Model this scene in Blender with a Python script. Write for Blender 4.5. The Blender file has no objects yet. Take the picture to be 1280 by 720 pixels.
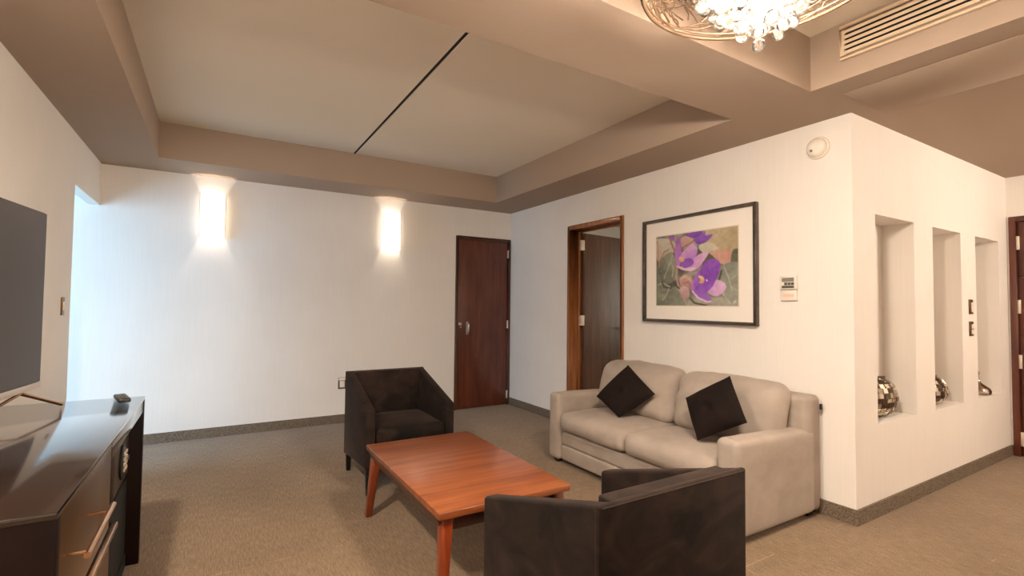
import bpy, bmesh, math, random
import numpy as np
from mathutils import Vector, Matrix, noise
random.seed(7)
scene = bpy.context.scene
COL = scene.collection

# ------------------------------------------------------------------ camera
cam_d = bpy.data.cameras.new('camera')
cam = bpy.data.objects.new('camera', cam_d)
COL.objects.link(cam)
CAM = Vector((-3.2435, -5.4137, 1.2711))
YAW, PITCH, ROLL, FPX = 0.5434, 0.0342, 0.0105, 611.41
fw = Vector((math.sin(YAW) * math.cos(PITCH), math.cos(YAW) * math.cos(PITCH), math.sin(PITCH)))
rt = fw.cross(Vector((0, 0, 1))).normalized()
up = rt.cross(fw)
c_, s_ = math.cos(ROLL), math.sin(ROLL)
rt2, up2 = c_ * rt + s_ * up, -s_ * rt + c_ * up
M3 = Matrix((rt2, up2, -fw)).transposed()
cam.matrix_world = Matrix.Translation(CAM) @ M3.to_4x4()
cam_d.sensor_width = 36.0
cam_d.lens = FPX * 36.0 / 1280.0
cam_d.clip_start = 0.03
scene.camera = cam

# ------------------------------------------------------------------ world, daylight, exposure
world = bpy.data.worlds.new('sky')
scene.world = world
world.use_nodes = True
bg = world.node_tree.nodes['Background']
bg.inputs['Color'].default_value = (0.38, 0.68, 1.0, 1)
bg.inputs['Strength'].default_value = 10.0

def portal(name, loc, rot, sx, sy):
    d = bpy.data.lights.new(name, 'AREA')
    d.shape = 'RECTANGLE'
    d.size, d.size_y = sx, sy
    d.cycles.is_portal = True
    o = bpy.data.objects.new(name, d)
    o.location, o.rotation_euler = loc, rot
    COL.objects.link(o)

portal('window_portal', (-6.2, -1.45, 1.2), (0, -math.pi / 2, 0), 2.1, 2.3)          # passage window
portal('bedroom_portal', (2.8, -2.4, 1.5), (0, math.pi / 2, 0), 1.3, 1.8)            # unseen window, put in to light the bedroom

scene.view_settings.view_transform = 'Standard'
scene.view_settings.look = 'None'
scene.view_settings.exposure = 0.5
scene.view_settings.gamma = 1.0
scene.view_settings.use_curve_mapping = False

CHANDELIER_W = 215.0
SCONCE_W = 4.8
WARM = (1.0, 0.86, 0.715)
FILL_W = 120.0
DOWN_W = 260.0

# ------------------------------------------------------------------ materials
def lin(c):
    return tuple(((v / 255) / 12.92) if v / 255 <= 0.04045 else (((v / 255) + 0.055) / 1.055) ** 2.4 for v in c) + (1,)

def new_mat(name):
    m = bpy.data.materials.new(name)
    m.use_nodes = True
    nt = m.node_tree
    return m, nt, nt.nodes['Principled BSDF']

def coords(nt, scale, kind='Object'):
    tc = nt.nodes.new('ShaderNodeTexCoord')
    mp = nt.nodes.new('ShaderNodeMapping')
    mp.inputs['Scale'].default_value = scale
    nt.links.new(tc.outputs[kind], mp.inputs['Vector'])
    return mp.outputs['Vector']

def noise_tex(nt, vec, scale, detail=4, rough=0.55):
    n = nt.nodes.new('ShaderNodeTexNoise')
    n.inputs['Scale'].default_value = scale
    n.inputs['Detail'].default_value = detail
    n.inputs['Roughness'].default_value = rough
    nt.links.new(vec, n.inputs['Vector'])
    return n.outputs['Fac']

def ramp(nt, fac, stops):
    r = nt.nodes.new('ShaderNodeValToRGB')
    e = r.color_ramp.elements
    while len(e) < len(stops):
        e.new(0.5)
    for k, (p, c) in enumerate(stops):
        e[k].position = p
        e[k].color = lin(c) if len(c) == 3 else c
    nt.links.new(fac, r.inputs['Fac'])
    return r.outputs['Color']

def bump(nt, bsdf, height, strength, dist=0.01):
    b = nt.nodes.new('ShaderNodeBump')
    b.inputs['Strength'].default_value = strength
    b.inputs['Distance'].default_value = dist
    nt.links.new(height, b.inputs['Height'])
    nt.links.new(b.outputs['Normal'], bsdf.inputs['Normal'])

def simple(name, col, rough=0.5, metal=0.0, bscale=None, bstr=0.2, var=0.0, spec=0.5, coat=0.0):
    m, nt, b = new_mat(name)
    b.inputs['Base Color'].default_value = lin(col)
    b.inputs['Roughness'].default_value = rough
    b.inputs['Metallic'].default_value = metal
    b.inputs['Specular IOR Level'].default_value = spec
    b.inputs['Coat Weight'].default_value = coat
    b.inputs['Coat Roughness'].default_value = 0.08
    if bscale or var:
        v = coords(nt, (1, 1, 1))
        f = noise_tex(nt, v, bscale or 6)
        if bscale:
            bump(nt, b, f, bstr, 0.004)
        if var:
            f2 = noise_tex(nt, v, 3.5, 3)
            lo = tuple(x * (1 - var) for x in col)
            hi = tuple(min(255, x * (1 + var)) for x in col)
            nt.links.new(ramp(nt, f2, [(0.3, lo), (0.7, hi)]), b.inputs['Base Color'])
    return m

def wood(name, dark, mid, light, scale=(1, 1, 1), rough=0.3, coat=0.4, freq=3.0, spec=0.5, coat_rough=0.1):
    m, nt, b = new_mat(name)
    v = coords(nt, scale)
    f = noise_tex(nt, v, freq, 8, 0.6)
    nt.links.new(ramp(nt, f, [(0.28, dark), (0.5, mid), (0.75, light)]), b.inputs['Base Color'])
    b.inputs['Roughness'].default_value = rough
    b.inputs['Coat Weight'].default_value = coat
    b.inputs['Coat Roughness'].default_value = coat_rough
    b.inputs['Specular IOR Level'].default_value = spec
    return m

def wallpaper(name, col):
    m, nt, b = new_mat(name)
    b.inputs['Roughness'].default_value = 0.75
    b.inputs['Specular IOR Level'].default_value = 0.2
    f = noise_tex(nt, coords(nt, (90, 90, 2.5)), 1.0, 3)
    g = noise_tex(nt, coords(nt, (1, 1, 1)), 2.2, 3)
    lo = tuple(x * 0.988 for x in col)
    a = ramp(nt, f, [(0.35, lo), (0.65, col)])
    mx = nt.nodes.new('ShaderNodeMixRGB')
    mx.blend_type = 'MULTIPLY'
    mx.inputs[0].default_value = 0.6
    nt.links.new(a, mx.inputs[1])
    nt.links.new(ramp(nt, g, [(0.3, (248, 247, 246)), (0.7, (255, 255, 255))]), mx.inputs[2])
    nt.links.new(mx.outputs[0], b.inputs['Base Color'])
    bump(nt, b, f, 0.12, 0.002)
    return m

def carpet(name, dark, mid, light):
    m, nt, b = new_mat(name)
    b.inputs['Roughness'].default_value = 0.95
    b.inputs['Specular IOR Level'].default_value = 0.1
    b.inputs['Sheen Weight'].default_value = 0.15
    f1 = noise_tex(nt, coords(nt, (140, 16, 20)), 1.0, 3)       # loops drawn out along the room
    f2 = noise_tex(nt, coords(nt, (1, 1, 1)), 150, 2)
    f3 = noise_tex(nt, coords(nt, (1, 1, 1)), 1.6, 4)
    add = nt.nodes.new('ShaderNodeMath'); add.operation = 'MULTIPLY_ADD'
    add.inputs[1].default_value = 0.5
    nt.links.new(f1, add.inputs[0]); 
    m2 = nt.nodes.new('ShaderNodeMath'); m2.operation = 'MULTIPLY'
    m2.inputs[1].default_value = 0.5
    nt.links.new(f2, m2.inputs[0]); nt.links.new(m2.outputs[0], add.inputs[2])
    c1 = ramp(nt, add.outputs[0], [(0.33, dark), (0.5, mid), (0.68, light)])
    mx = nt.nodes.new('ShaderNodeMixRGB'); mx.blend_type = 'MULTIPLY'; mx.inputs[0].default_value = 1.0
    nt.links.new(c1, mx.inputs[1])
    nt.links.new(ramp(nt, f3, [(0.3, (228, 226, 222)), (0.7, (255, 255, 255))]), mx.inputs[2])
    # pale tile joints along x, seen only as broken lines
    tc = nt.nodes.new('ShaderNodeTexCoord'); sp = nt.nodes.new('ShaderNodeSeparateXYZ')
    nt.links.new(tc.outputs['Object'], sp.inputs[0])
    def mth(op, a, bb=None):
        n = nt.nodes.new('ShaderNodeMath'); n.operation = op
        for k, x in enumerate((a, bb)):
            if x is None: continue
            if isinstance(x, (int, float)): n.inputs[k].default_value = x
            else: nt.links.new(x, n.inputs[k])
        return n.outputs[0]
    fr = mth('FRACT', mth('DIVIDE', mth('ADD', sp.outputs['Y'], 10.222), 0.6))
    line = mth('LESS_THAN', mth('ABSOLUTE', mth('SUBTRACT', fr, 0.5)), 0.006)
    dash = mth('GREATER_THAN', noise_tex(nt, coords(nt, (5, 1.7, 1)), 1.0, 5), 0.57)
    amt = mth('MULTIPLY', mth('MULTIPLY', line, dash), 0.22)
    mx2 = nt.nodes.new('ShaderNodeMixRGB')
    nt.links.new(amt, mx2.inputs[0]); nt.links.new(mx.outputs[0], mx2.inputs[1])
    mx2.inputs[2].default_value = lin((196, 170, 135))
    nt.links.new(mx2.outputs[0], b.inputs['Base Color'])
    bump(nt, b, add.outputs[0], 0.6, 0.006)
    return m

def weave(name, dark, light):
    m, nt, b = new_mat(name)
    b.inputs['Roughness'].default_value = 0.9
    v = coords(nt, (1, 1, 1))
    br = nt.nodes.new('ShaderNodeTexNoise')
    br.inputs['Scale'].default_value = 1.0
    nt.links.new(coords(nt, (110, 110, 190)), br.inputs['Vector'])
    br.inputs['Detail'].default_value = 1
    nt.links.new(ramp(nt, br.outputs['Fac'], [(0.42, dark), (0.58, light)]), b.inputs['Base Color'])
    bump(nt, b, br.outputs['Fac'], 0.5, 0.004)
    return m

def velvet(name, col, sheen_col, sheen=0.6, var=0.35, rough=0.85, warp=0.0):
    m, nt, b = new_mat(name)
    b.inputs['Roughness'].default_value = rough
    b.inputs['Specular IOR Level'].default_value = 0.15
    b.inputs['Sheen Weight'].default_value = sheen
    b.inputs['Sheen Roughness'].default_value = 0.35
    b.inputs['Sheen Tint'].default_value = lin(sheen_col)
    f = noise_tex(nt, coords(nt, (1, 1, 1.4)), 5.0, 5, 0.6)
    f.node.inputs['Distortion'].default_value = warp
    lo = tuple(x * (1 - var) for x in col); hi = tuple(min(255, x * (1 + var)) for x in col)
    nt.links.new(ramp(nt, f, [(0.35, lo), (0.5, col), (0.68, hi)]), b.inputs['Base Color'])
    g = noise_tex(nt, coords(nt, (1, 1, 1)), 260, 2)
    bump(nt, b, g, 0.15, 0.002)
    return m

def emit(name, col, strength, base=(240, 235, 225), transp=0.0):
    m = bpy.data.materials.new(name); m.use_nodes = True
    nt = m.node_tree; nt.nodes.clear()
    out = nt.nodes.new('ShaderNodeOutputMaterial')
    e = nt.nodes.new('ShaderNodeEmission')
    e.inputs['Color'].default_value = tuple(col) + (1,)
    e.inputs['Strength'].default_value = strength
    d = nt.nodes.new('ShaderNodeBsdfTranslucent'); d.inputs['Color'].default_value = lin(base)
    a = nt.nodes.new('ShaderNodeAddShader')
    nt.links.new(e.outputs[0], a.inputs[0]); nt.links.new(d.outputs[0], a.inputs[1])
    last = a.outputs[0]
    if transp:
        t = nt.nodes.new('ShaderNodeBsdfTransparent'); mx = nt.nodes.new('ShaderNodeMixShader')
        mx.inputs[0].default_value = transp
        nt.links.new(last, mx.inputs[1]); nt.links.new(t.outputs[0], mx.inputs[2]); last = mx.outputs[0]
    nt.links.new(last, out.inputs['Surface'])
    return m

def crystal_mat():
    m = bpy.data.materials.new('cut_crystal'); m.use_nodes = True
    nt = m.node_tree; nt.nodes.clear()
    out = nt.nodes.new('ShaderNodeOutputMaterial')
    t = nt.nodes.new('ShaderNodeBsdfTransparent'); t.inputs['Color'].default_value = (1, 0.98, 0.95, 1)
    d = nt.nodes.new('ShaderNodeBsdfTranslucent'); d.inputs['Color'].default_value = (1, 0.97, 0.92, 1)
    d2 = nt.nodes.new('ShaderNodeBsdfDiffuse'); d2.inputs['Color'].default_value = (1, 0.97, 0.92, 1)
    g = nt.nodes.new('ShaderNodeBsdfGlossy'); g.inputs['Roughness'].default_value = 0.2; g.inputs['Color'].default_value = (.42, .37, .32, 1)
    lw = nt.nodes.new('ShaderNodeLayerWeight'); lw.inputs['Blend'].default_value = 0.35
    def mix(f, a, b):
        x = nt.nodes.new('ShaderNodeMixShader')
        if isinstance(f, float): x.inputs[0].default_value = f
        else: nt.links.new(f, x.inputs[0])
        nt.links.new(a, x.inputs[1]); nt.links.new(b, x.inputs[2]); return x.outputs[0]
    body = mix(0.5, d.outputs[0], d2.outputs[0])
    a = mix(0.975, body, t.outputs[0])
    nt.links.new(mix(lw.outputs['Fresnel'], a, g.outputs[0]), out.inputs['Surface'])
    return m

def pane_mat(name='window_glass', tint=(1, 1, 1)):
    m = bpy.data.materials.new(name); m.use_nodes = True
    nt = m.node_tree; nt.nodes.clear()
    out = nt.nodes.new('ShaderNodeOutputMaterial')
    t = nt.nodes.new('ShaderNodeBsdfTransparent'); g = nt.nodes.new('ShaderNodeBsdfGlossy')
    t.inputs['Color'].default_value = tuple(tint) + (1,)
    g.inputs['Roughness'].default_value = 0.02
    x = nt.nodes.new('ShaderNodeMixShader'); x.inputs[0].default_value = 0.06
    nt.links.new(t.outputs[0], x.inputs[1]); nt.links.new(g.outputs[0], x.inputs[2])
    nt.links.new(x.outputs[0], out.inputs['Surface'])
    return m

MT = dict(
    wall=wallpaper('wall_paper_white', (236, 230, 223)),
    tan=simple('soffit_tan_paint', (169, 150, 134), 0.8, bscale=90, bstr=0.05, spec=0.2),
    cream=simple('ceiling_cream_paint', (236, 226, 210), 0.8, bscale=90, bstr=0.05, spec=0.2),
    groove=simple('dark_groove', (30, 24, 20), 0.9),
    carpet=carpet('carpet_brown', (106, 88, 69), (136, 114, 90), (167, 141, 112)),
    base=weave('baseboard_carpet', (92, 79, 66), (126, 110, 92)),
    door=wood('door_dark_wood', (64, 30, 20), (92, 46, 30), (114, 60, 38), (5, 5, 0.7), 0.35, 0.25, 2.6),
    doorb=wood('door_brown_wood', (66, 44, 31), (90, 62, 45), (108, 78, 56), (5, 5, 0.7), 0.5, 0.0, 2.6),
    frame_b=wood('door_frame_wood', (104, 58, 30), (142, 86, 46), (168, 110, 62), (9, 9, 0.8), 0.35, 0.3, 3),
    frame_d=wood('door_frame_dark_wood', (58, 34, 22), (78, 48, 30), (96, 62, 40), (9, 9, 0.8), 0.4, 0.2, 3),
    table=wood('table_cherry', (94, 44, 20), (130, 68, 32), (152, 88, 46), (0.9, 11, 6), 0.42, 0.6, 2.0, coat_rough=0.24),
    table_leg=wood('table_leg_cherry', (92, 34, 16), (128, 54, 24), (150, 72, 34), (9, 9, 0.8), 0.3, 0.5, 2.2),
    apron=wood('table_apron_dark', (38, 14, 8), (60, 24, 13), (82, 36, 20), (2, 2, 2), 0.35, 0.3),
    cab=wood('cabinet_dark_wood', (14, 6, 4), (21, 8, 6), (29, 11, 8), (2, 3, 2), 0.5, 0.05, 3, spec=0.15),
    cabtop=simple('cabinet_top_lacquer', (26, 16, 12), 0.12, spec=0.9, coat=1.0),
    bronze=simple('bronze_steel', (120, 92, 66), 0.32, 0.85),
    brass=simple('brushed_rose_steel', (214, 172, 138), 0.22, 1.0),
    steel=simple('satin_steel', (200, 192, 182), 0.3, 1.0),
    hinge=simple('hinge_nickel', (226, 212, 192), 0.45, 0.5),
    black=simple('black_plastic', (18, 16, 15), 0.4),
    black2=simple('black_void', (10, 8, 7), 0.8),
    screen=simple('tv_screen', (40, 33, 32), 0.25, spec=0.6),
    sofa=velvet('sofa_suede', (162, 149, 138), (218, 206, 196), 0.25, 0.045),
    chair=velvet('chair_velvet', (30, 22, 18), (140, 122, 112), 0.32, 0.5, warp=1.2),
    piping=velvet('chair_piping', (58, 47, 39), (160, 140, 125), 0.4, 0.1),
    leg=simple('black_leg', (18, 13, 10), 0.4),
    pillow=velvet('pillow_velvet', (26, 17, 14), (90, 70, 60), 0.3, 0.2),
    white=simple('white_plastic', (232, 222, 210), 0.5),
    mount=simple('mount_board', (240, 232, 222), 0.7),
    pframe=wood('picture_frame_dark', (46, 36, 28), (62, 50, 40), (84, 70, 56), (6, 6, 6), 0.35, 0.3),
    lcd=simple('grey_display', (128, 126, 116), 0.3),
    lcdark=simple('dark_keys', (84, 76, 66), 0.5),
    vent=simple('vent_cream_metal', (222, 200, 174), 0.5),
    silver=simple('silver_mosaic', (206, 192, 172), 0.25, 0.8),
    silver_dark=simple('dark_mosaic', (84, 68, 54), 0.3, 0.6),
    chrome=simple('chrome', (190, 180, 168), 0.1, 1.0),
    shade=emit('sconce_glass', (1.0, 0.88, 0.72), 1.9, base=(96, 90, 80)),
    bulb=emit('bulb_glow', (1.0, 0.86, 0.66), 20.0, transp=0.5),
    crystal=crystal_mat(),
    wire=simple('chandelier_wire', (66, 48, 32), 0.5, 0.6),
    pane=pane_mat(),
    pane_filter=pane_mat('warm_filter_glass', (1.0, 0.72, 0.54)),  # added tint that filters the blue out of the bedroom daylight
    winframe=simple('window_frame_white', (222, 222, 220), 0.5),
)

# ------------------------------------------------------------------ geometry helpers
class MB:
    def __init__(self):
        self.v, self.f = [], []
    def add(self, vs, fs):
        n = len(self.v)
        self.v += [tuple(v) for v in vs]
        self.f += [tuple(i + n for i in f) for f in fs]
        return self
    def box(self, x0, x1, y0, y1, z0, z1):
        x0, x1 = sorted((x0, x1)); y0, y1 = sorted((y0, y1)); z0, z1 = sorted((z0, z1))
        vs = [(x, y, z) for z in (z0, z1) for y in (y0, y1) for x in (x0, x1)]
        return self.add(vs, [(0, 2, 3, 1), (4, 5, 7, 6), (0, 1, 5, 4), (2, 6, 7, 3), (0, 4, 6, 2), (1, 3, 7, 5)])
    def hexa(self, bot, top):
        return self.add(list(bot) + list(top), [(3, 2, 1, 0), (4, 5, 6, 7), (0, 1, 5, 4), (1, 2, 6, 5), (2, 3, 7, 6), (3, 0, 4, 7)])
    def prism(self, poly, axis, a, b):
        """extrude a 2D polygon along an axis: axis 0 -> poly is (y,z); 1 -> (x,z); 2 -> (x,y)"""
        def p3(q, t):
            return {0: (t, q[0], q[1]), 1: (q[0], t, q[1]), 2: (q[0], q[1], t)}[axis]
        n = len(poly)
        vs = [p3(q, a) for q in poly] + [p3(q, b) for q in poly]
        return self.add(vs, [tuple(range(n))[::-1], tuple(range(n, 2 * n))] + [(i, (i + 1) % n, n + (i + 1) % n, n + i) for i in range(n)])
    def tube(self, pts, r, seg=8, closed=False):
        pts = [Vector(p) for p in pts]; n = len(pts)
        vs, fs = [], []
        rr = r if isinstance(r, (list, tuple)) else [r] * n
        for i, p in enumerate(pts):
            a = pts[(i - 1) % n] if (closed or i > 0) else p
            b = pts[(i + 1) % n] if (closed or i < n - 1) else p
            t = (b - a).normalized()
            ref = Vector((0, 0, 1)) if abs(t.z) < 0.9 else Vector((1, 0, 0))
            u = t.cross(ref).normalized(); w = u.cross(t)
            for k in range(seg):
                an = 2 * math.pi * k / seg
                vs.append(p + rr[i] * (math.cos(an) * u + math.sin(an) * w))
        for i in range(n if closed else n - 1):
            j = (i + 1) % n
            for k in range(seg):
                l = (k + 1) % seg
                fs.append((i * seg + k, i * seg + l, j * seg + l, j * seg + k))
        if not closed:
            fs.append(tuple(range(seg))[::-1]); fs.append(tuple((n - 1) * seg + k for k in range(seg)))
        return self.add(vs, fs)
    def lathe(self, prof, c=(0, 0, 0), seg=24, sy=1.0, axis=2):
        vs, fs = [], []
        for r, h in prof:
            for k in range(seg):
                a = 2 * math.pi * k / seg
                q = (r * math.cos(a), r * math.sin(a) * sy, h)
                if axis == 0: q = (q[2], q[0], q[1])
                if axis == 1: q = (q[0], q[2], q[1])
                vs.append((c[0] + q[0], c[1] + q[1], c[2] + q[2]))
        n = len(prof)
        for i in range(n - 1):
            for k in range(seg):
                l = (k + 1) % seg
                fs.append((i * seg + k, i * seg + l, (i + 1) * seg + l, (i + 1) * seg + k))
        if prof[0][0] > 1e-6: fs.append(tuple(range(seg))[::-1])
        if prof[-1][0] > 1e-6: fs.append(tuple((n - 1) * seg + k for k in range(seg)))
        return self.add(vs, fs)
    def build(self, name, mat, parent=None, bevel=0.0, seg=2, smooth=None):
        me = bpy.data.meshes.new(name)
        bm = bmesh.new()
        vv = [bm.verts.new(v) for v in self.v]
        for f in self.f:
            try: bm.faces.new([vv[i] for i in f])
            except ValueError: pass
        bmesh.ops.remove_doubles(bm, verts=bm.verts, dist=1e-6)
        bmesh.ops.recalc_face_normals(bm, faces=bm.faces)
        if bevel:
            es = [e for e in bm.edges if len(e.link_faces) == 2 and e.calc_face_angle(0) > 0.4]
            bmesh.ops.bevel(bm, geom=es, offset=bevel, segments=seg, profile=0.5, affect='EDGES', clamp_overlap=True)
        if smooth is None: smooth = bool(bevel)
        for f in bm.faces: f.smooth = smooth
        bm.to_mesh(me); bm.free()
        if smooth:
            me.set_sharp_from_angle(angle=math.radians(45 if not bevel else 50))
        me.materials.append(mat)
        return link(name, me, parent)

def link(name, me, parent=None):
    o = bpy.data.objects.new(name, me)
    COL.objects.link(o)
    if parent is not None:
        o.parent = parent
    return o

def thing(name, label, cat, loc=(0, 0, 0), rotz=0.0, group=None):
    o = bpy.data.objects.new(name, None)
    o.empty_display_size = 0.1
    o.location = loc; o.rotation_euler = (0, 0, rotz)
    COL.objects.link(o)
    o['label'] = label; o['category'] = cat
    if group: o['group'] = group
    return o

def tag(o, label, cat, group=None):
    o['label'] = label; o['category'] = cat
    if group: o['group'] = group
    return o

def struct(o):
    o['kind'] = 'structure'
    return o

def structure_empty(name, loc=(0, 0, 0)):
    o = bpy.data.objects.new(name, None)
    o.location = loc
    COL.objects.link(o)
    return struct(o)

def softbox(x0, x1, y0, y1, z0, z1, r, n=10, deform=None, noise_amp=0.0, noise_scale=4.0, seed=0):
    """rounded upholstery block; deform(q, u) gets the point and its -1..1 coordinates"""
    c = Vector(((x0 + x1) / 2, (y0 + y1) / 2, (z0 + z1) / 2))
    h = Vector((abs(x1 - x0) / 2, abs(y1 - y0) / 2, abs(z1 - z0) / 2))
    r = min(r, min(h) * 0.999)
    def ticks(hh):
        k = 4
        a = [-hh + r * (1 - math.cos(math.pi / 2 * i / k)) * 1.0 for i in range(k)]
        m = max(2, int(n * hh / max(h)))
        mid = [-(hh - r) + 2 * (hh - r) * i / m for i in range(m + 1)] if hh - r > 1e-4 else [0.0]
        return a + mid + [-x for x in a[::-1]]
    T = [ticks(h[i]) for i in range(3)]
    bm = bmesh.new()
    for ax in range(3):
        u, w = [i for i in range(3) if i != ax]
        for sgn in (-1, 1):
            grid = []
            for a in T[u]:
                row = []
                for b in T[w]:
                    q = Vector((0, 0, 0)); q[ax] = sgn * h[ax]; q[u] = a; q[w] = b
                    inner = Vector([max(-(h[i] - r), min(h[i] - r, q[i])) for i in range(3)])
                    d = q - inner
                    p = inner + r * d.normalized() if d.length > 1e-9 else q
                    row.append(bm.verts.new(p))
                grid.append(row)
            for i in range(len(T[u]) - 1):
                for j in range(len(T[w]) - 1):
                    bm.faces.new((grid[i][j], grid[i + 1][j], grid[i + 1][j + 1], grid[i][j + 1]))
    bmesh.ops.remove_doubles(bm, verts=bm.verts, dist=1e-5)
    bmesh.ops.recalc_face_normals(bm, faces=bm.faces)
    bm.normal_update()
    for v in bm.verts:
        un = Vector([v.co[i] / h[i] for i in range(3)])
        p = v.co + c
        if noise_amp:
            s = noise.noise((p + Vector((seed * 7.3, seed * 3.1, 0))) * noise_scale) + 0.5 * noise.noise(p * noise_scale * 2.3)
            p = p + v.normal * noise_amp * s
        if deform: p = deform(p, un)
        v.co = p
    me = bpy.data.meshes.new('soft')
    for f in bm.faces: f.smooth = True
    bm.to_mesh(me); bm.free()
    return me

def soft(name, mat, parent, *a, **k):
    me = softbox(*a, **k); me.name = name
    me.materials.append(mat)
    return link(name, me, parent)

# ------------------------------------------------------------------ room shell
H, HT = 2.45, 2.75
XL, XE = -4.12, 2.77                       # wall planes
YC = -3.975                                # plane of the niche wall
YR = -8.0
XW = -6.2                                  # passage window wall
TX0, TX1 = -3.68, -0.50

struct(MB().box(XW - .2, XE + .2, YR - .2, 0.2, -0.1, 0).build('floor', MT['carpet']))

# back wall with the closed door, and the bedroom beyond
wb = MB()
wb.box(XW - .2, -0.775, 0, 0.2, 0, HT + .1)
wb.box(-0.775, -0.005, 0, 0.2, 2.105, HT + .1); wb.box(-0.775, -0.005, 0.12, 0.2, 0, 2.105)
wb.box(-0.005, XE + .2, 0, 0.2, 0, HT + .1)
struct(wb.build('wall_back', MT['wall']))
# picture wall
wr = MB()
wr.box(0, 0.16, -1.215, 0, 0, HT + .1)
wr.box(0, 0.16, -2.06, -1.215, 2.12, HT + .1)
wr.box(0, 0.16, YC, -2.06, 0, HT + .1)
struct(wr.build('wall_right', MT['wall']))
# niche wall
NX = [(0.285, 0.85), (1.16, 1.69), (2.0, 2.545)]
NZ0, NZ1, ND = 0.552, 1.865, 0.19
wn = MB()
wn.box(0.16, XE, YC, YC + ND, 0, NZ0); wn.box(0.16, XE, YC, YC + ND, NZ1, HT + .1)
xs = 0.16
for a, b in NX:
    wn.box(xs, a, YC, YC + ND, NZ0, NZ1); xs = b
wn.box(xs, XE, YC, YC + ND, NZ0, NZ1)
wn.box(0.16, XE, YC + ND, YC + ND + .08, 0, HT + .1)
struct(wn.build('wall_niche', MT['wall']))
# hall end wall with a door
we = MB()
we.box(XE, XE + .2, 0, -1.5, 0, HT + .1); we.box(XE, XE + .2, -3.3, -3.99, 0, HT + .1)
we.box(XE, XE + .2, -1.5, -3.3, 0, 0.85); we.box(XE, XE + .2, -1.5, -3.3, 2.15, HT + .1)
we.box(XE, XE + .2, -3.99, -4.97, 2.095, HT + .1); we.box(XE + .13, XE + .2, -3.99, -4.97, 0, 2.095)
we.box(XE, XE + .2, -4.97, YR - .2, 0, HT + .1)
struct(we.build('wall_hall_end', MT['wall']))
# left wall with the opening to the passage
wl = MB()
wl.box(XL - .08, XL, -0.87, YR, 0, HT + .1)
wl.box(XL - .08, XL, 0, -0.87, 2.09, HT + .1)
struct(wl.build('wall_left', MT['wall']))
# passage: window wall and its near end
wp = MB()
wp.box(XW - .2, XW, 0, -0.3, 0, HT + .1); wp.box(XW - .2, XW, -2.6, YR - .2, 0, HT + .1)
wp.box(XW - .2, XW, -0.3, -2.6, 0, 0.15); wp.box(XW - .2, XW, -0.3, -2.6, 2.25, HT + .1)
struct(wp.build('wall_passage', MT['wall']))
struct(MB().box(XW, XL - .08, -3.2, -3.3, 0, HT + .1).build('wall_passage_end', MT['wall']))
# rear wall behind the viewer
wq = MB()
wq.box(XW - .2, XE + .2, YR - .2, YR, 0, HT + .1)
struct(wq.build('wall_rear', MT['wall']))

def window(n, axis, fixed, a0, a1, z0, z1, cuts, glass='pane'):
    """frame bars and panes in a wall opening; axis 0: wall plane x = fixed"""
    root = structure_empty('window_%d' % n)
    def bx(mb, p, q, r, s, t=0.03):
        if axis == 0: mb.box(fixed - t, fixed + t, p, q, r, s)
        else: mb.box(p, q, fixed - t, fixed + t, r, s)
        return mb
    w = 0.05
    fr = MB()
    bx(fr, a0, a1, z0, z0 + w); bx(fr, a0, a1, z1 - w, z1); bx(fr, a0, a0 + w, z0 + w, z1 - w); bx(fr, a1 - w, a1, z0 + w, z1 - w)
    xs = [a0 + w] + [a0 + (a1 - a0) * k / cuts for k in range(1, cuts)] + [a1 - w]
    fr.build('window_frame', MT['winframe'], root)
    for k in range(1, cuts):
        bx(MB(), xs[k] - .02, xs[k] + .02, z0 + w, z1 - w, 0.02).build('mullion', MT['winframe'], root)
    for k in range(cuts):
        p = xs[k] + (.02 if k else 0); q = xs[k + 1] - (.02 if k < cuts - 1 else 0)
        bx(MB(), p, q, z0 + w, z1 - w, 0.003).build('pane', MT[glass], root)

window(1, 0, XW - .1, -2.6, -0.3, 0.15, 2.25, 2)
window(2, 0, XE + .1, -3.3, -1.5, 0.85, 2.15, 2, 'pane_filter')  # unseen window, added to throw daylight on the open door leaf

# ceiling: tan soffit ring with two trays
sf = MB()
Y1a, Y1b, Y2a, Y2b = -0.50, -3.523, -4.0, -7.0
sf.box(XW - .2, TX0, YR - .2, 0.2, H, HT)                   # left strip
sf.box(TX1, XE + .2, YR - .2, 0.2, H, HT)                   # right strip
sf.box(TX0, TX1, Y1a, 0.2, H, HT)                           # back strip
sf.box(TX0, TX1, Y1b, Y2a, H, HT)                           # beam between the trays
sf.box(TX0, TX1, Y2b, YR - .2, H, HT)
ceiling = struct(sf.build('ceiling', MT['tan']))
upper = structure_empty('ceiling')
def panel(x0, x1, y0, y1):
    return MB().box(x0, x1, y0, y1, HT, HT + .08).build('ceiling_panel', MT['cream'], upper)
panel(TX0 - .3, -2.122, Y1b - .2, 0.2); panel(-2.098, XE + .2, Y1b - .2, 0.2)
panel(TX0 - .3, XE + .2, YR - .2, Y1b - .2)
MB().box(-2.122, -2.098, Y1b - .2, 0.2, HT + .006, HT + .08).build('panel_joint', MT['groove'], upper)
MB().box(XW - .2, TX0 - .3, YR - .2, 0.2, HT, HT + .08).build('ceiling_panel', MT['cream'], upper)
MB().box(-0.328, 0.172, -4.082, -4.9, H - .004, H - .0005).build('access_panel', MT['tan'], ceiling, bevel=0.0015, seg=1)

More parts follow.
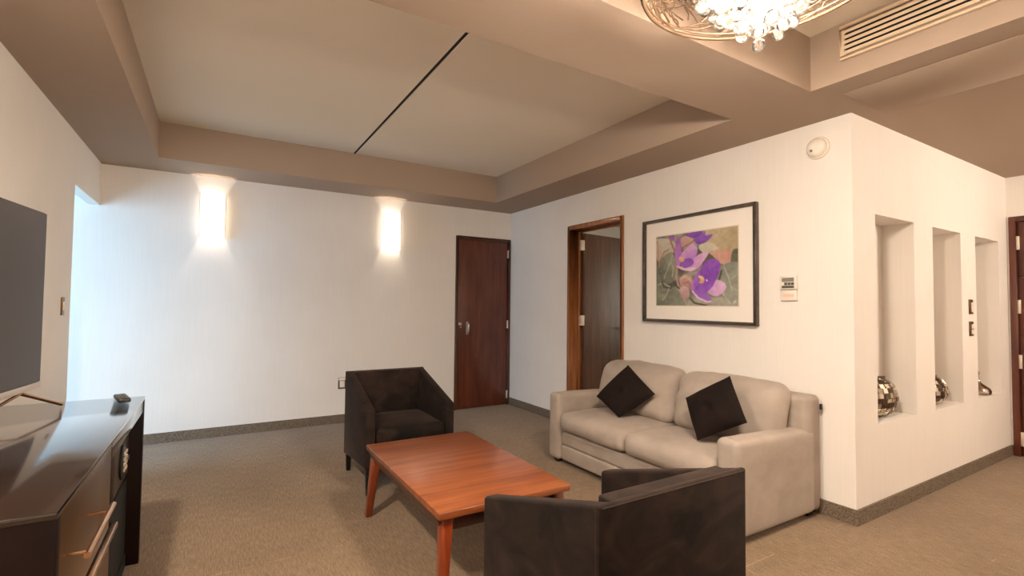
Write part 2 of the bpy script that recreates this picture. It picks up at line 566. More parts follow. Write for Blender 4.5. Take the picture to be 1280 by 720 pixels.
# baseboards
BH, BT = 0.09, 0.012
struct(MB().box(XW, -0.775, 0, -BT, 0, BH).build('baseboard_back', MT['base']))
struct(MB().box(0, -BT, -BT, -1.215, 0, BH).box(0, -BT, -2.06, YC, 0, BH).build('baseboard_right', MT['base']))
struct(MB().box(-BT, XE, YC, YC - BT, 0, BH).build('baseboard_niche', MT['base']))
struct(MB().box(XL, XL + BT, -0.87, YR, 0, BH).build('baseboard_left', MT['base']))
struct(MB().box(XE, XE - BT, -4.97, YR, 0, BH).build('baseboard_hall_end', MT['base']))

# ------------------------------------------------------------------ doors
d1 = structure_empty('door_1', (-0.39, 0, 0))
MB().box(-.385, -.352, -.014, .10, 0, 2.105).box(.352, .385, -.014, .10, 0, 2.105).box(-.352, .352, -.014, .10, 2.07, 2.105).build('door_frame', MT['frame_d'], d1, bevel=.004)
MB().box(-.350, .350, .0, .045, 0.006, 2.067).build('door_leaf', MT['door'], d1, bevel=.003)
hd = MB().box(-.235, -.205, -.006, 0, .90, 1.06).tube([(-.22, -.004, .93), (-.22, -.045, .935), (-.22, -.05, .95), (-.22, -.05, 1.02), (-.22, -.045, 1.035), (-.22, -.004, 1.04)], .009)
hd.build('pull_handle', MT['steel'], d1, smooth=True)
MB().lathe([(0.022, 0), (0.022, -.008), (0.012, -.012), (0, -.012)], (-.315, 0, 1.03), 16, axis=1).box(-.325, -.305, -.02, -.01, 0.985, 0.997).build('lock', MT['steel'], d1, smooth=True)
for z in (1.92, 1.02, 0.13):
    MB().box(.338, .356, -.018, 0.002, z - .05, z + .05).build('hinge', MT['hinge'], d1, bevel=.003)

d2 = structure_empty('door_2', (0, -1.6375, 0))
f2 = MB()
f2.box(-.015, .17, .3825, .4225, 0, 2.12).box(-.015, .17, -.4225, -.3825, 0, 2.12).box(-.015, .17, -.3825, .3825, 2.075, 2.12)
f2.box(.10, .125, .365, .3825, 0, 2.075).box(.10, .125, -.3825, -.365, 0, 2.075).box(.10, .125, -.365, .365, 2.055, 2.075)
f2.build('door_frame', MT['frame_b'], d2, bevel=.004)
leaf = MB().box(0, .735, -.04, 0, .008, 2.05).build('door_leaf', MT['doorb'], d2, bevel=.003)
leaf.location = (.145, .360, 0); leaf.rotation_euler = (0, 0, math.radians(8))
for z in (1.92, 1.11, 0.2):
    MB().box(.105, .15, .325, .364, z - .055, z + .055).build('hinge', MT['hinge'], d2, bevel=.003)
MB().tube([(.66, -.04, 1.02), (.66, -.09, 1.02), (.56, -.09, 1.02)], .009).build('lever', MT['steel'], leaf, smooth=True)

d3 = structure_empty('door_3', (XE, -4.48, 0))
MB().box(-.015, .12, .445, .49, 0, 2.095).box(-.015, .12, -.49, -.445, 0, 2.095).box(-.015, .12, -.445, .445, 2.05, 2.095).build('door_frame', MT['door'], d3, bevel=.004)
zs = [0.008, 0.52, 1.04, 1.56, 2.045]
for k in range(4):
    MB().box(.012, .05, -.442, .442, zs[k] + .004, zs[k + 1] - .004).build('door_panel', MT['door'], d3, bevel=.006)
MB().box(.02, .045, -.4445, .4445, .002, 2.0495).build('door_core', MT['door'], d3)
for z in (1.86, 1.30, 0.82, 0.15):
    MB().box(-.004, .012, .425, .447, z - .06, z + .06).build('hinge', MT['hinge'], d3, bevel=.002)
MB().tube([(.01, -.38, 1.0), (-.05, -.38, 1.0), (-.05, -.27, 1.0)], .01).build('lever', MT['steel'], d3, smooth=True)

# ------------------------------------------------------------------ TV cabinet and what stands on it
CX0, CX1, CY0, CY1, CZ = -4.105, -3.533, -3.95, -2.385, 0.80
cb = thing('tv_cabinet', 'dark brown lacquered low cabinet with minibar front along the left wall', 'cabinet', (-3.82, -3.17, 0))
def cabbox(name, mat, *b, parent=None, bevel=.002, extra=None):
    mb = MB().box(b[0] + 3.82, b[1] + 3.82, b[2] + 3.17, b[3] + 3.17, b[4], b[5])
    return mb.build(name, mat, parent or cb, bevel=bevel)
cabbox('cabinet_top', MT['cabtop'], CX0, CX1, CY0, CY1, CZ - .016, CZ, bevel=.002)
cabbox('fascia', MT['cabtop'], CX1 - .02, CX1 - .001, -3.268, CY1 - .001, CZ - .07, CZ - .016)
cabbox('inner_panel', MT['black2'], CX1 - .10, CX1 - .055, -3.265, CY1 - .035, 0.06, 0.42)
cabbox('end_panel', MT['cab'], CX0, CX1, CY0, CY0 + .035, 0, CZ - .016)
cabbox('end_panel', MT['cab'], CX0, CX1, CY1 - .035, CY1, 0, CZ - .016)
cabbox('back_panel', MT['black2'], CX0, CX0 + .015, CY0 + .035, CY1 - .035, 0, CZ - .016)
cabbox('divider', MT['cab'], CX0 + .015, CX1 - .09, -3.30, -3.265, 0, CZ - .016)
cabbox('plinth', MT['black2'], CX0 + .015, CX1 - .05, CY0 + .035, CY1 - .035, 0, 0.06)
cabbox('shelf', MT['cab'], CX0 + .015, CX1 - .06, -3.265, CY1 - .035, 0.42, 0.44)
dr = cabbox('drawer_front', MT['bronze'], CX1 - .025, CX1 - .002, CY0 + .04, -3.27, 0.50, CZ - .017)
cabbox('drawer_trim', MT['brass'], CX1 - .02, CX1 + .012, CY0 + .045, -3.18, 0.468, 0.488, bevel=.004)
ld = cabbox('lower_door', MT['bronze'], CX1 - .03, CX1 - .008, CY0 + .04, -3.20, 0.07, 0.465)
bar = MB()
ox, oy = 3.82, 3.17
bar.tube([(-3.486 + ox, -3.90 + oy, .672), (-3.486 + ox, -3.56 + oy, .672)], .0075, 12)
hb = bar.build('handle_bar', MT['brass'], dr, smooth=True)
for y in (-3.872, -3.615):
    MB().tube([(-3.535 + ox, y + oy, .672), (-3.488 + ox, y + oy, .672)], .0045, 8).build('handle_post', MT['brass'], dr, smooth=True)

sfe = thing('hotel_safe', 'small dark safe with round keypad inside the TV cabinet', 'safe', (-3.733, -2.64, 0.44))
MB().box(-.28, .13, -.20, .215, 0.002, .26).build('safe_body', MT['black'], sfe, bevel=.004)
dsf = MB().box(.13, .148, -.18, .205, 0.008, .25).build('safe_door', simple('safe_grey', (74, 62, 54), 0.4, 0.3), sfe, bevel=.004)
kp = MB().lathe([(.075, 0), (.075, .008), (.06, .012), (0, .012)], (.148, .0, .115), 28, axis=0).build('keypad_dial', MT['black'], sfe, smooth=True)
for r in range(4):
    for c in range(3):
        MB().box(.158, .166, (c - 1) * .026 - .011, (c - 1) * .026 + .011, .15 - r * .024, .15 - r * .024 + .015).build('key', MT['hinge'], kp, bevel=.002)
MB().lathe([(.012, 0), (.012, .012), (0, .012)], (.148, .13, .10), 14, axis=0).build('knob', MT['steel'], sfe, smooth=True)

# television, turned slightly towards the room
ta = math.radians(7.0)
tv = thing('television', 'large flat black television on a thin metal foot on the cabinet', 'television', (-3.974, -3.155, CZ), -ta)
TW, TB, TT = 1.30, 0.098, 0.853
MB().box(-.028, .0, -TW / 2, TW / 2, TB, TT).build('tv_case', MT['black'], tv, bevel=.006)
MB().box(0, .004, -TW / 2 + .006, TW / 2 - .006, TB + .02, TT - .006).build('screen', MT['screen'], tv)
MB().box(0, .006, -TW / 2, TW / 2, TB - .008, TB + .018).build('bottom_trim', simple('tv_trim_champagne', (206, 190, 172), 0.35, 0.6), tv, bevel=.002)
for s in (1, -1):
    y0 = s * .503
    MB().tube([(-.005, y0, TB - .012), (.075, y0 + s * .16, .008)], .0075, 8).tube([(-.005, y0, TB - .012), (-.01, y0 - s * .06, TB - .022), (-.02, y0 - s * .13, .06), (-.03, y0 - s * .20, .008)], .0065, 8).build('foot', MT['brass'], tv, smooth=True)

rm = thing('remote_control', 'small black remote control lying on the cabinet top', 'remote', (-3.612, -2.47, CZ), math.radians(14))
MB().box(-.024, .024, -.085, .085, 0.001, .020).build('remote_body', MT['black'], rm, bevel=.006)
for r in range(6):
    for c in range(3):
        MB().box(-.016 + c * .013 - .004, -.016 + c * .013 + .004, -.07 + r * .024, -.06 + r * .024, .019, .0225).build('button', MT['lcdark'], rm)

# ------------------------------------------------------------------ wall plates
sw = thing('light_switch', 'small bronze light switch plate on the left wall behind the television', 'switch', (XL, -1.085, 1.17))
MB().box(0, .008, -.035, .035, 0, .12).build('plate', MT['bronze'], sw, bevel=.003)
MB().box(.008, .014, -.018, .018, .03, .09).build('rocker', MT['hinge'], sw, bevel=.002)

ol = thing('wall_outlet', 'white wall outlet low beside the far dark armchair', 'outlet', (-2.075, 0, 0.36))
MB().box(-.04, .04, -.008, 0, 0, .12).build('plate', MT['bronze'], ol, bevel=.003)
MB().box(-.026, .026, -.014, -.008, .014, .085).build('socket', MT['white'], ol, bevel=.002)
MB().box(-.036, .036, -.018, -.008, .09, .116).build('cover_lip', MT['white'], ol, bevel=.002)

th = thing('thermostat', 'cream wall thermostat with grey display beside the framed picture', 'thermostat', (0, -3.597, 1.3165))
MB().box(-.022, 0, -.055, .055, .075, .165).build('upper_case', MT['white'], th, bevel=.004)
MB().box(-.024, -.022, -.04, .04, .125, .152).build('display', MT['lcd'], th)
for k in range(3):
    MB().box(-.026, -.022, -.04 + k * .022, -.022 + k * .022, .103, .12).build('button', MT['lcdark'], th)
MB().box(-.024, -.022, -.04, .04, .083, .099).build('key_strip', MT['lcdark'], th)
MB().box(-.018, 0, -.053, .053, 0, .07).build('lower_case', MT['white'], th, bevel=.004)
MB().box(-.0195, -.018, -.035, .035, .025, .045).build('label_strip', simple('pale_orange_print', (232, 196, 172), .6), th)

sd = thing('smoke_detector', 'round white smoke detector high on the picture wall', 'smoke detector', (0, -3.787, 2.283))
MB().lathe([(.070, 0), (.070, -.012), (.066, -.018)], (0, 0, 0), 32, axis=0).build('base_ring', MT['white'], sd, smooth=True)
MB().lathe([(.060, -.016), (.060, -.032), (.048, -.045), (.02, -.052), (0, -.053)], (0, 0, 0), 32, axis=0).build('cover', MT['white'], sd, smooth=True)
MB().lathe([(.008, -.048), (.008, -.054), (0, -.055)], (0, .02, -.02), 12, axis=0).build('test_button', MT['lcd'], sd, smooth=True)

def hall_switch(z, label, n):
    o = thing('light_switch', label, 'switch', (1.865, YC, z), 0, 'switch plates on the niche wall')
    MB().box(-.04, .04, -.007, 0, 0, .115).build('plate', MT['bronze'], o, bevel=.003)
    for k in range(n):
        h = .085 / n
        MB().box(-.012, .034, -.014, -.007, .015 + k * h, .015 + (k + 1) * h - .006).build('rocker', MT['white'], o, bevel=.002)
hall_switch(1.235, 'upper switch plate with one wide rocker between the two right niches', 1)
hall_switch(1.062, 'lower switch plate with two rockers between the two right niches', 2)

# ------------------------------------------------------------------ air vent in the near tray
av = thing('air_vent', 'long cream slatted air vent high in the ceiling recess', 'vent', (TX1, -4.86, 2.548))
VL, VH = 1.41, .178
fr = MB()
fr.box(-.02, 0, -VL / 2, VL / 2, 0, .022).box(-.02, 0, -VL / 2, VL / 2, VH - .022, VH).box(-.02, 0, -VL / 2, -VL / 2 + .022, .022, VH - .022).box(-.02, 0, VL / 2 - .022, VL / 2, .022, VH - .022)
fr.build('vent_frame', MT['vent'], av, bevel=.003)
MB().box(-.004, -.001, -VL / 2 + .02, VL / 2 - .02, .02, VH - .02).build('vent_backing', MT['black2'], av)
for k in range(5):
    z = .022 + (VH - .044) * (k + .5) / 5
    MB().hexa([(-.018, -VL / 2 + .02, z - .010), (-.004, -VL / 2 + .02, z - .004), (-.004, VL / 2 - .02, z - .004), (-.018, VL / 2 - .02, z - .010)],
              [(-.018, -VL / 2 + .02, z + .006), (-.004, -VL / 2 + .02, z + .009), (-.004, VL / 2 - .02, z + .009), (-.018, VL / 2 - .02, z + .006)]).build('slat', MT['vent'], av)

# ------------------------------------------------------------------ wall sconces
def sconce(x, label):
    o = thing('wall_sconce', label, 'wall lamp', (x, 0, 1.87), 0, 'wall sconces on the back wall')
    W, HH, D = .205, .415, .10
    MB().box(-W / 2, W / 2, -.008, 0, .02, HH - .02).build('back_plate', MT['white'], o, bevel=.002)
    # bowed glass shade, open at top and bottom
    prof = [(-W / 2, -.008), (-W / 2, -D * .55), (-W / 2 + .03, -D * .85), (0, -D), (W / 2 - .03, -D * .85), (W / 2, -D * .55), (W / 2, -.008)]
    inn = [(p[0] * .97, p[1] * .96) for p in prof]
    m = MB()
    n = len(prof)
    vs = [(a, b, z) for z in (0, HH) for (a, b) in prof] + [(a, b, z) for z in (0, HH) for (a, b) in inn]
    fs = []
    for i in range(n - 1):
        fs += [(i, i + 1, n + i + 1, n + i), (2 * n + i, 3 * n + i, 3 * n + i + 1, 2 * n + i + 1), (n + i, n + i + 1, 3 * n + i + 1, 3 * n + i), (i, 2 * n + i, 2 * n + i + 1, i + 1)]
    m.add(vs, fs); m.build('glass_shade', MT['shade'], o)
    for s in (-1, 1):
        MB().box(s * W / 2 - .004, s * W / 2 + .003, -.062, -.052, -.006, HH + .006).build('side_trim', MT['hinge'], o, bevel=.001)
    MB().lathe([(0.012, -.04), (.012, 0), (.022, .02), (.026, .045), (.018, .07), (0, .08)], (0, -.032, HH * .42), 14).build('bulb', MT['bulb'], o, smooth=True)
    MB().box(-.012, .012, -.036, -.008, HH * .42 - .055, HH * .42 - .04).build('lamp_holder', MT['white'], o)
    d = bpy.data.lights.new('sconce_light', 'POINT'); d.energy = SCONCE_W; d.color = WARM; d.shadow_soft_size = .012
    l = bpy.data.objects.new('sconce_light', d); COL.objects.link(l); l.parent = o; l.location = (0, -.068, HH * .5)
    return o
sconce(-3.293, 'glowing glass wall sconce nearest the passage opening')
sconce(-1.586, 'glowing glass wall sconce nearest the closed door')

# ------------------------------------------------------------------ chandelier
CC = Vector((-1.82, -4.545, HT))
ch = thing('chandelier', 'glowing crystal ball chandelier with woven metal dome under the ceiling', 'chandelier', CC)
RZ, RR = -.45, .365                      # rim height below ceiling, rim radius
MB().lathe([(0, 0), (.14, 0), (.14, -.02), (.12, -.03), (0, -.03)], (0, 0, 0), 32).build('canopy', MT['chrome'], ch, smooth=True)
MB().tube([(0, 0, -.02), (0, 0, -.30)], .012, 10).build('stem', MT['chrome'], ch, smooth=True)
def dome(a, t):                         # t 0 rim .. 1 top
    r = RR * math.cos(t * math.pi / 2 * .86); z = RZ + .21 * math.sin(t * math.pi / 2 * .86)
    return Vector((r * math.cos(a), r * math.sin(a), z))
rim = MB().tube([dome(2 * math.pi * k / 64, 0) for k in range(64)], .007, 8, closed=True)
rim.tube([dome(2 * math.pi * k / 64, 0) + Vector((0, 0, .02)) for k in range(64)], .004, 6, closed=True)
rim.build('rim', MT['wire'], ch, smooth=True)
br = MB()
for k in range(420):                    # criss-cross twigs woven into the dome
    a = random.uniform(0, 2 * math.pi); t = random.uniform(0, .75); da = random.choice((-1, 1)) * random.uniform(.25, .75); dt = random.uniform(.12, .5)
    pts = [dome(a + da * q / 6 + .04 * math.sin(q * 2 + k), min(1, t + dt * q / 6)) for q in range(7)]
    br.tube(pts, random.uniform(.0022, .0042), 5)
br.build('woven_dome', MT['wire'], ch, smooth=True)
top_plate = MB().lathe([(0, -.235), (.20, -.235), (.20, -.25), (0, -.25)], (0, 0, 0), 32).build('top_plate', MT['chrome'], ch, smooth=True)
# crystal balls on strands: a dense inverted cone in the middle
bm = bmesh.new(); bmesh.ops.create_icosphere(bm, subdivisions=2, radius=1.0)
ball = bpy.data.meshes.new('crystal_ball')
for f in bm.faces: f.smooth = True
bm.to_mesh(ball); bm.free(); ball.materials.append(MT['crystal'])
balls = []
def add_ball(p, r):
    for (q, s) in balls:
        if (q - p).length < (r + s) * .88: return False
    balls.append((p, r)); return True
strand_ends = {}
ns = 0
for tries in range(420):
    a = random.uniform(0, 2 * math.pi); rr = .265 * math.sqrt(random.random())
    zlow = -.67 + .22 * (rr / .235) ** 1.1 + random.uniform(0, .05)
    if tries == 0: rr, zlow = .02, -.675
    if tries in (1, 2, 3): rr, zlow = .055, -.64 + .012 * tries
    z = zlow
    while z < -.33 and len(balls) < 285:
        r = random.uniform(.018, .026)
        if not add_ball(Vector((rr * math.cos(a), rr * math.sin(a), z)), r): break
        z += 2.15 * r
for q, r in balls:
    o = link('crystal_ball', ball, ch); o.location = q; o.scale = (r, r, r)
st = MB()
for q, r in balls[::2]:
    st.tube([(q.x, q.y, q.z), (q.x, q.y, -.25)], .0012, 4)
st.build('strand_wires', MT['wire'], ch)
bulb_spots = [(.17 * math.cos(a), .17 * math.sin(a), -.36) for a in [k * math.pi / 3 + .3 for k in range(6)]]
for x, y, z in bulb_spots:
    k = 1.55
    MB().lathe([(.012, .07), (.012, .03), (.02, .015), (.022, -.005), (.014, -.03), (0, -.036)], (x * k, y * k, z), 12).build('bulb', MT['bulb'], ch, smooth=True)
for x, y, z in [(0, 0, -.55)] + [(q[0] * .8, q[1] * .8, -.51) for q in bulb_spots[::2]]:
    d = bpy.data.lights.new('chandelier_light', 'POINT'); d.energy = CHANDELIER_W / 4; d.color = WARM; d.shadow_soft_size = .06
    l = bpy.data.objects.new('chandelier_light', d); COL.objects.link(l); l.parent = ch; l.location = (x, y, z)

# added fill lamp behind the viewer, put in to brighten the niche wall
hl = thing('fill_lamp', 'added round fill lamp behind the viewer', 'ceiling lamp', (1.7, -6.3, H))
MB().lathe([(0, 0), (.20, 0), (.20, -.03), (0, -.03)], (0, 0, 0), 32).build('fill_lamp_base', MT['chrome'], hl, smooth=True)
MB().lathe([(.185, -.03), (.18, -.05), (.14, -.085), (.07, -.10), (0, -.105)], (0, 0, 0), 32).build('fill_lamp_glass', emit('fill_glass_glow', (1.0, .86, .7), 3.0, transp=.6), hl, smooth=True)
d = bpy.data.lights.new('fill_light', 'POINT'); d.energy = FILL_W; d.color = WARM; d.shadow_soft_size = .10
l = bpy.data.objects.new('fill_light', d); COL.objects.link(l); l.parent = hl; l.location = (0, 0, -.16)

# recessed downlight in the left soffit, above the cabinet
dl = thing('recessed_downlight', 'round recessed downlight in the left soffit above the cabinet', 'downlight', (-3.80, -4.03, H))
MB().lathe([(.052, -.0005), (.075, -.0005), (.075, -.006), (.055, -.008), (.052, -.0005)], (0, 0, 0), 32).build('trim_ring', MT['white'], dl, smooth=True)
MB().lathe([(0, -.001), (.05, -.001), (.05, -.004), (0, -.004)], (0, 0, 0), 24).build('lamp_lens', emit('downlight_lens', (1.0, .86, .7), 6.0), dl, smooth=True)
d = bpy.data.lights.new('down_light', 'SPOT'); d.energy = DOWN_W; d.color = WARM; d.shadow_soft_size = .075; d.spot_size = math.radians(165); d.spot_blend = .5
l = bpy.data.objects.new('down_light', d); COL.objects.link(l); l.parent = dl; l.location = (0, 0, -.02)

# ------------------------------------------------------------------ framed flower print
pic = thing('framed_picture', 'large dark framed print of purple violets on the wall', 'picture', (0, -2.856, 1.14))
PW, PH = 1.06, .872
fb = .024
for a in (-1, 1):
    MB().box(-.04, 0, a * PW / 2, a * (PW / 2 - fb), 0, PH).build('frame_bar', MT['pframe'], pic, bevel=.003)
for z in (0, PH - fb):
    MB().box(-.04, 0, -PW / 2 + fb, PW / 2 - fb, z, z + fb).build('frame_bar', MT['pframe'], pic, bevel=.003)
MB().box(-.012, -.002, -PW / 2 + fb, PW / 2 - fb, fb, PH - fb).build('mount_board', MT['mount'], pic)

def print_image(nu, nv):
    """flower print painted as colours over (u, v), v downwards; shapes are listed on a 768 x 720 sketch grid"""
    U, V = np.meshgrid(np.linspace(0, 1, nu), np.linspace(0, 1, nv))
    def P(X, Y):
        u = (X - 107) / 485.0; t = 152 - 70 * u
        return u, (Y - t) / (562 - t)
    def g(k, sx, sy, ph):
        rs = np.random.RandomState(k); out = np.zeros_like(U)
        for i in range(7):
            fx, fy = rs.uniform(-1, 1, 2) * (sx, sy) * (1.35 ** i); out += np.sin(2 * np.pi * (fx * U + fy * V) + rs.uniform(0, 6.28)) / (1.25 ** i)
        return out / 3.0 + ph
    base = np.zeros(U.shape + (3,))
    n = np.clip(g(3, 2.2, 2.2, .5), 0, 1)[..., None]
    base[:] = (1 - n) * np.array((62, 62, 50)) + n * np.array((158, 152, 136))
    def smoothpoly(pts):
        pts = np.array([P(*q) for q in pts]); out = []
        m = len(pts)
        for i in range(m):
            p0, p1, p2, p3 = pts[i - 1], pts[i], pts[(i + 1) % m], pts[(i + 2) % m]
            for t in np.linspace(0, 1, 7)[:-1]:
                out.append(.5 * ((2 * p1) + (-p0 + p2) * t + (2 * p0 - 5 * p1 + 4 * p2 - p3) * t ** 2 + (-p0 + 3 * p1 - 3 * p2 + p3) * t ** 3))
        return np.array(out)
    def inside(poly):
        m = np.zeros(U.shape, bool); j = len(poly) - 1
        for i in range(len(poly)):
            (xi, yi), (xj, yj) = poly[i], poly[j]
            c = ((yi > V) != (yj > V)) & (U < (xj - xi) * (V - yi) / (yj - yi + 1e-12) + xi)
            m ^= c; j = i
        return m
    def shape(pts, c1, c2, d=(0, 1), tex=0.12, seed=1, alpha=1.0):
        m = inside(smoothpoly(pts))
        if not m.any(): return
        q = U * d[0] + V * d[1]; lo, hi = q[m].min(), q[m].max()
        t = np.clip((q - lo) / (hi - lo + 1e-9) + tex * g(seed, 5, 5, 0), 0, 1)[..., None]
        col = (1 - t) * np.array(c1) + t * np.array(c2)
        base[m] = alpha * col[m] + (1 - alpha) * base[m]
    def stroke(pts, w, col):
        pp = np.array([P(*q) for q in pts])
        dmin = np.full(U.shape, 9.0)
        for a, b in zip(pp[:-1], pp[1:]):
            ab = b - a; t = np.clip(((U - a[0]) * ab[0] + (V - a[1]) * ab[1]) / (ab @ ab + 1e-12), 0, 1)
            dmin = np.minimum(dmin, np.hypot((U - a[0] - t * ab[0]) * 1.18, V - a[1] - t * ab[1]))
        base[dmin < w / 485.0] = col
    # background: sand upper right, pale haze, orange pot, leaves
    shape([(420, 100), (600, 70), (600, 240), (540, 240), (440, 210)], (190, 172, 136), (160, 140, 104), (1, .3), seed=4)
    shape([(380, 200), (440, 180), (490, 215), (470, 240), (400, 240)], (198, 192, 170), (182, 176, 150))
    shape([(440, 240), (500, 226), (566, 232), (560, 306), (500, 308)], (196, 154, 134), (188, 130, 112), (1, 0))
    shape([(566, 230), (600, 228), (600, 312), (556, 312)], (70, 74, 56), (92, 92, 74))
    shape([(105, 170), (180, 160), (240, 190), (215, 250), (130, 300), (105, 260)], (196, 186, 164), (166, 156, 138), seed=9)
    shape([(490, 330), (600, 312), (600, 560), (560, 560), (500, 480), (480, 400)], (116, 118, 104), (150, 150, 136), (1, 1), seed=8)
    shape([(130, 300), (210, 240), (240, 330), (215, 420), (150, 420)], (84, 88, 70), (140, 140, 120), (1, -.5), seed=5)
    shape([(105, 330), (150, 420), (200, 450), (170, 520), (105, 520)], (92, 92, 76), (124, 124, 106), seed=6)
    shape([(190, 480), (250, 450), (310, 560), (150, 564)], (96, 98, 80), (138, 138, 120), (1, .2), seed=7)
    shape([(380, 260), (440, 250), (480, 290), (500, 330), (420, 330)], (66, 62, 46), (96, 90, 70))
    shape([(110, 500), (170, 500), (160, 562), (107, 562)], (132, 132, 112), (88, 90, 72), seed=11)
    shape([(275, 150), (330, 140), (345, 180), (300, 215), (270, 200)], (196, 158, 142), (176, 136, 120))
    stroke([(112, 175), (120, 250), (128, 330)], 5, (176, 120, 100))
    stroke([(130, 295), (160, 240), (190, 225)], 5, (170, 110, 92))
    stroke([(190, 140), (215, 200), (238, 250), (246, 310)], 6, (150, 104, 78))
    stroke([(244, 330), (242, 400), (258, 460)], 7, (176, 130, 118))
    stroke([(270, 220), (320, 190), (355, 165)], 4, (132, 84, 66))
    stroke([(246, 145), (250, 200), (240, 240)], 6, (160, 112, 96))
    for pts in ([(215, 262), (190, 330), (160, 400)], [(205, 300), (222, 340), (214, 390)], [(196, 456), (176, 500), (150, 530)], [(250, 456), (280, 500), (305, 556)],
                [(520, 330), (545, 400), (560, 470)], [(560, 400), (590, 370)], [(548, 440), (585, 470)], [(120, 440), (150, 425), (200, 450)], [(500, 470), (530, 520), (560, 556)]):
        stroke(pts, 3.2, (172, 170, 152))
    for pts in ([(146, 420), (160, 452), (204, 458)], [(224, 420), (236, 440), (262, 462)], [(330, 520), (350, 545), (420, 560)], [(500, 470), (490, 420), (506, 350)]):
        stroke(pts, 5.5, (58, 58, 46))
    # blossoms
    shape([(196, 145), (225, 136), (228, 165), (205, 170)], (132, 72, 160), (150, 100, 176))
    shape([(298, 132), (360, 110), (398, 112), (390, 140), (345, 152), (312, 144)], (126, 70, 178), (98, 46, 150))
    shape([(352, 160), (405, 125), (420, 105), (418, 138), (460, 130), (430, 170), (385, 192), (360, 182)], (146, 90, 190), (102, 48, 156))
    shape([(240, 180), (262, 145), (272, 210), (268, 300), (246, 330), (230, 250)], (150, 84, 176), (186, 118, 196), (0, 1))
    shape([(268, 260), (300, 220), (345, 190), (372, 225), (350, 290), (300, 300)], (206, 160, 212), (176, 108, 192), (.5, 1))
    shape([(330, 300), (385, 250), (436, 240), (410, 290), (370, 340), (330, 350)], (214, 168, 206), (196, 138, 200), (-1, .4))
    shape([(236, 322), (300, 330), (360, 330), (340, 352), (280, 348)], (218, 172, 206), (232, 196, 216))
    shape([(268, 300), (320, 276), (350, 296), (330, 326), (285, 334)], (120, 60, 172), (136, 78, 184), seed=3)
    shape([(258, 272), (278, 268), (290, 292), (268, 298)], (226, 184, 120), (210, 160, 110))
    shape([(262, 400), (300, 372), (338, 396), (335, 460), (300, 450), (270, 440)], (200, 160, 140), (160, 112, 104), seed=12)
    shape([(262, 460), (300, 445), (325, 480), (310, 526), (275, 510)], (196, 160, 156), (168, 120, 124), seed=13)
    stroke([(270, 400), (300, 385), (330, 410)], 4, (216, 180, 156)); stroke([(280, 430), (310, 420), (330, 440)], 4, (150, 100, 92))
    shape([(385, 360), (420, 295), (470, 280), (500, 310), (490, 370), (460, 420), (400, 430)], (138, 72, 186), (112, 44, 164), (0, 1), seed=2, tex=.06)
    shape([(430, 480), (455, 430), (490, 406), (530, 440), (515, 480), (475, 505)], (200, 146, 204), (220, 178, 216), (1, 0))
    shape([(335, 430), (365, 370), (384, 352), (385, 410), (355, 470), (338, 476)], (170, 104, 196), (140, 76, 180), (1, 0))
    shape([(350, 465), (400, 420), (470, 400), (460, 440), (425, 490), (450, 520), (430, 540), (375, 515)], (122, 54, 174), (150, 92, 192), (0, 1), tex=.06)
    stroke([(340, 475), (375, 515), (430, 540), (446, 535)], 5, (226, 190, 220))
    shape([(375, 385), (395, 382), (410, 400), (405, 425), (380, 425), (388, 405)], (232, 196, 130), (200, 150, 116))
    stroke([(424, 408), (426, 411)], 5, (236, 226, 236))
    stroke([(570, 545), (578, 530)], 3, (220, 214, 200))
    rs = np.random.RandomState(5)
    mot = np.kron(rs.normal(0, 1, (nv // 6 + 1, nu // 6 + 1)), np.ones((6, 6)))[:nv, :nu]
    for _ in range(5):
        q = np.pad(mot, 1, 'edge'); mot = (q[1:-1, 1:-1] + q[:-2, 1:-1] + q[2:, 1:-1] + q[1:-1, :-2] + q[1:-1, 2:]) / 5
    base += (mot * 6 + rs.normal(0, 3, U.shape))[..., None]
    base = 26 + base * .86
    for _ in range(2):
        q = np.pad(base, ((1, 1), (1, 1), (0, 0)), 'edge')
        base = (q[1:-1, 1:-1] * 2 + q[:-2, 1:-1] + q[2:, 1:-1] + q[1:-1, :-2] + q[1:-1, 2:]) / 6
    return base
NU, NV = 230, 174
img = print_image(NU, NV)
x0p, x1p, z1p, z0p = -.392, .377, 1.8635 - 1.14, 1.279 - 1.14       # y offsets from picture centre (image left = +y)
pv = [(-.0135, -(x0p + (x1p - x0p) * i / (NU - 1)), z1p + (z0p - z1p) * j / (NV - 1)) for j in range(NV) for i in range(NU)]
pf = [(j * NU + i, j * NU + i + 1, (j + 1) * NU + i + 1, (j + 1) * NU + i) for j in range(NV - 1) for i in range(NU - 1)]
pm = bpy.data.meshes.new('print'); pm.from_pydata(pv, [], pf)
ca = pm.color_attributes.new('ink', 'FLOAT_COLOR', 'POINT')
s = np.clip(img, 0, 255) / 255.0
l3 = np.where(s <= .04045, s / 12.92, ((s + .055) / 1.055) ** 2.4)
ca.data.foreach_set('color', np.concatenate([l3, np.ones(l3.shape[:2] + (1,))], 2).astype(np.float32).ravel())
m_, nt_, b_ = new_mat('printed_ink')
at_ = nt_.nodes.new('ShaderNodeAttribute'); at_.attribute_name = 'ink'
nt_.links.new(at_.outputs['Color'], b_.inputs['Base Color']); b_.inputs['Roughness'].default_value = .5; b_.inputs['Specular IOR Level'].default_value = .25
pm.materials.append(m_)
link('print', pm, pic)
MB().box(-.0128, -.012, -x1p - .008, -x0p + .008, z0p - .008, z1p + .008).build('print_border', simple('print_border_ivory', (222, 210, 190), .7), pic)

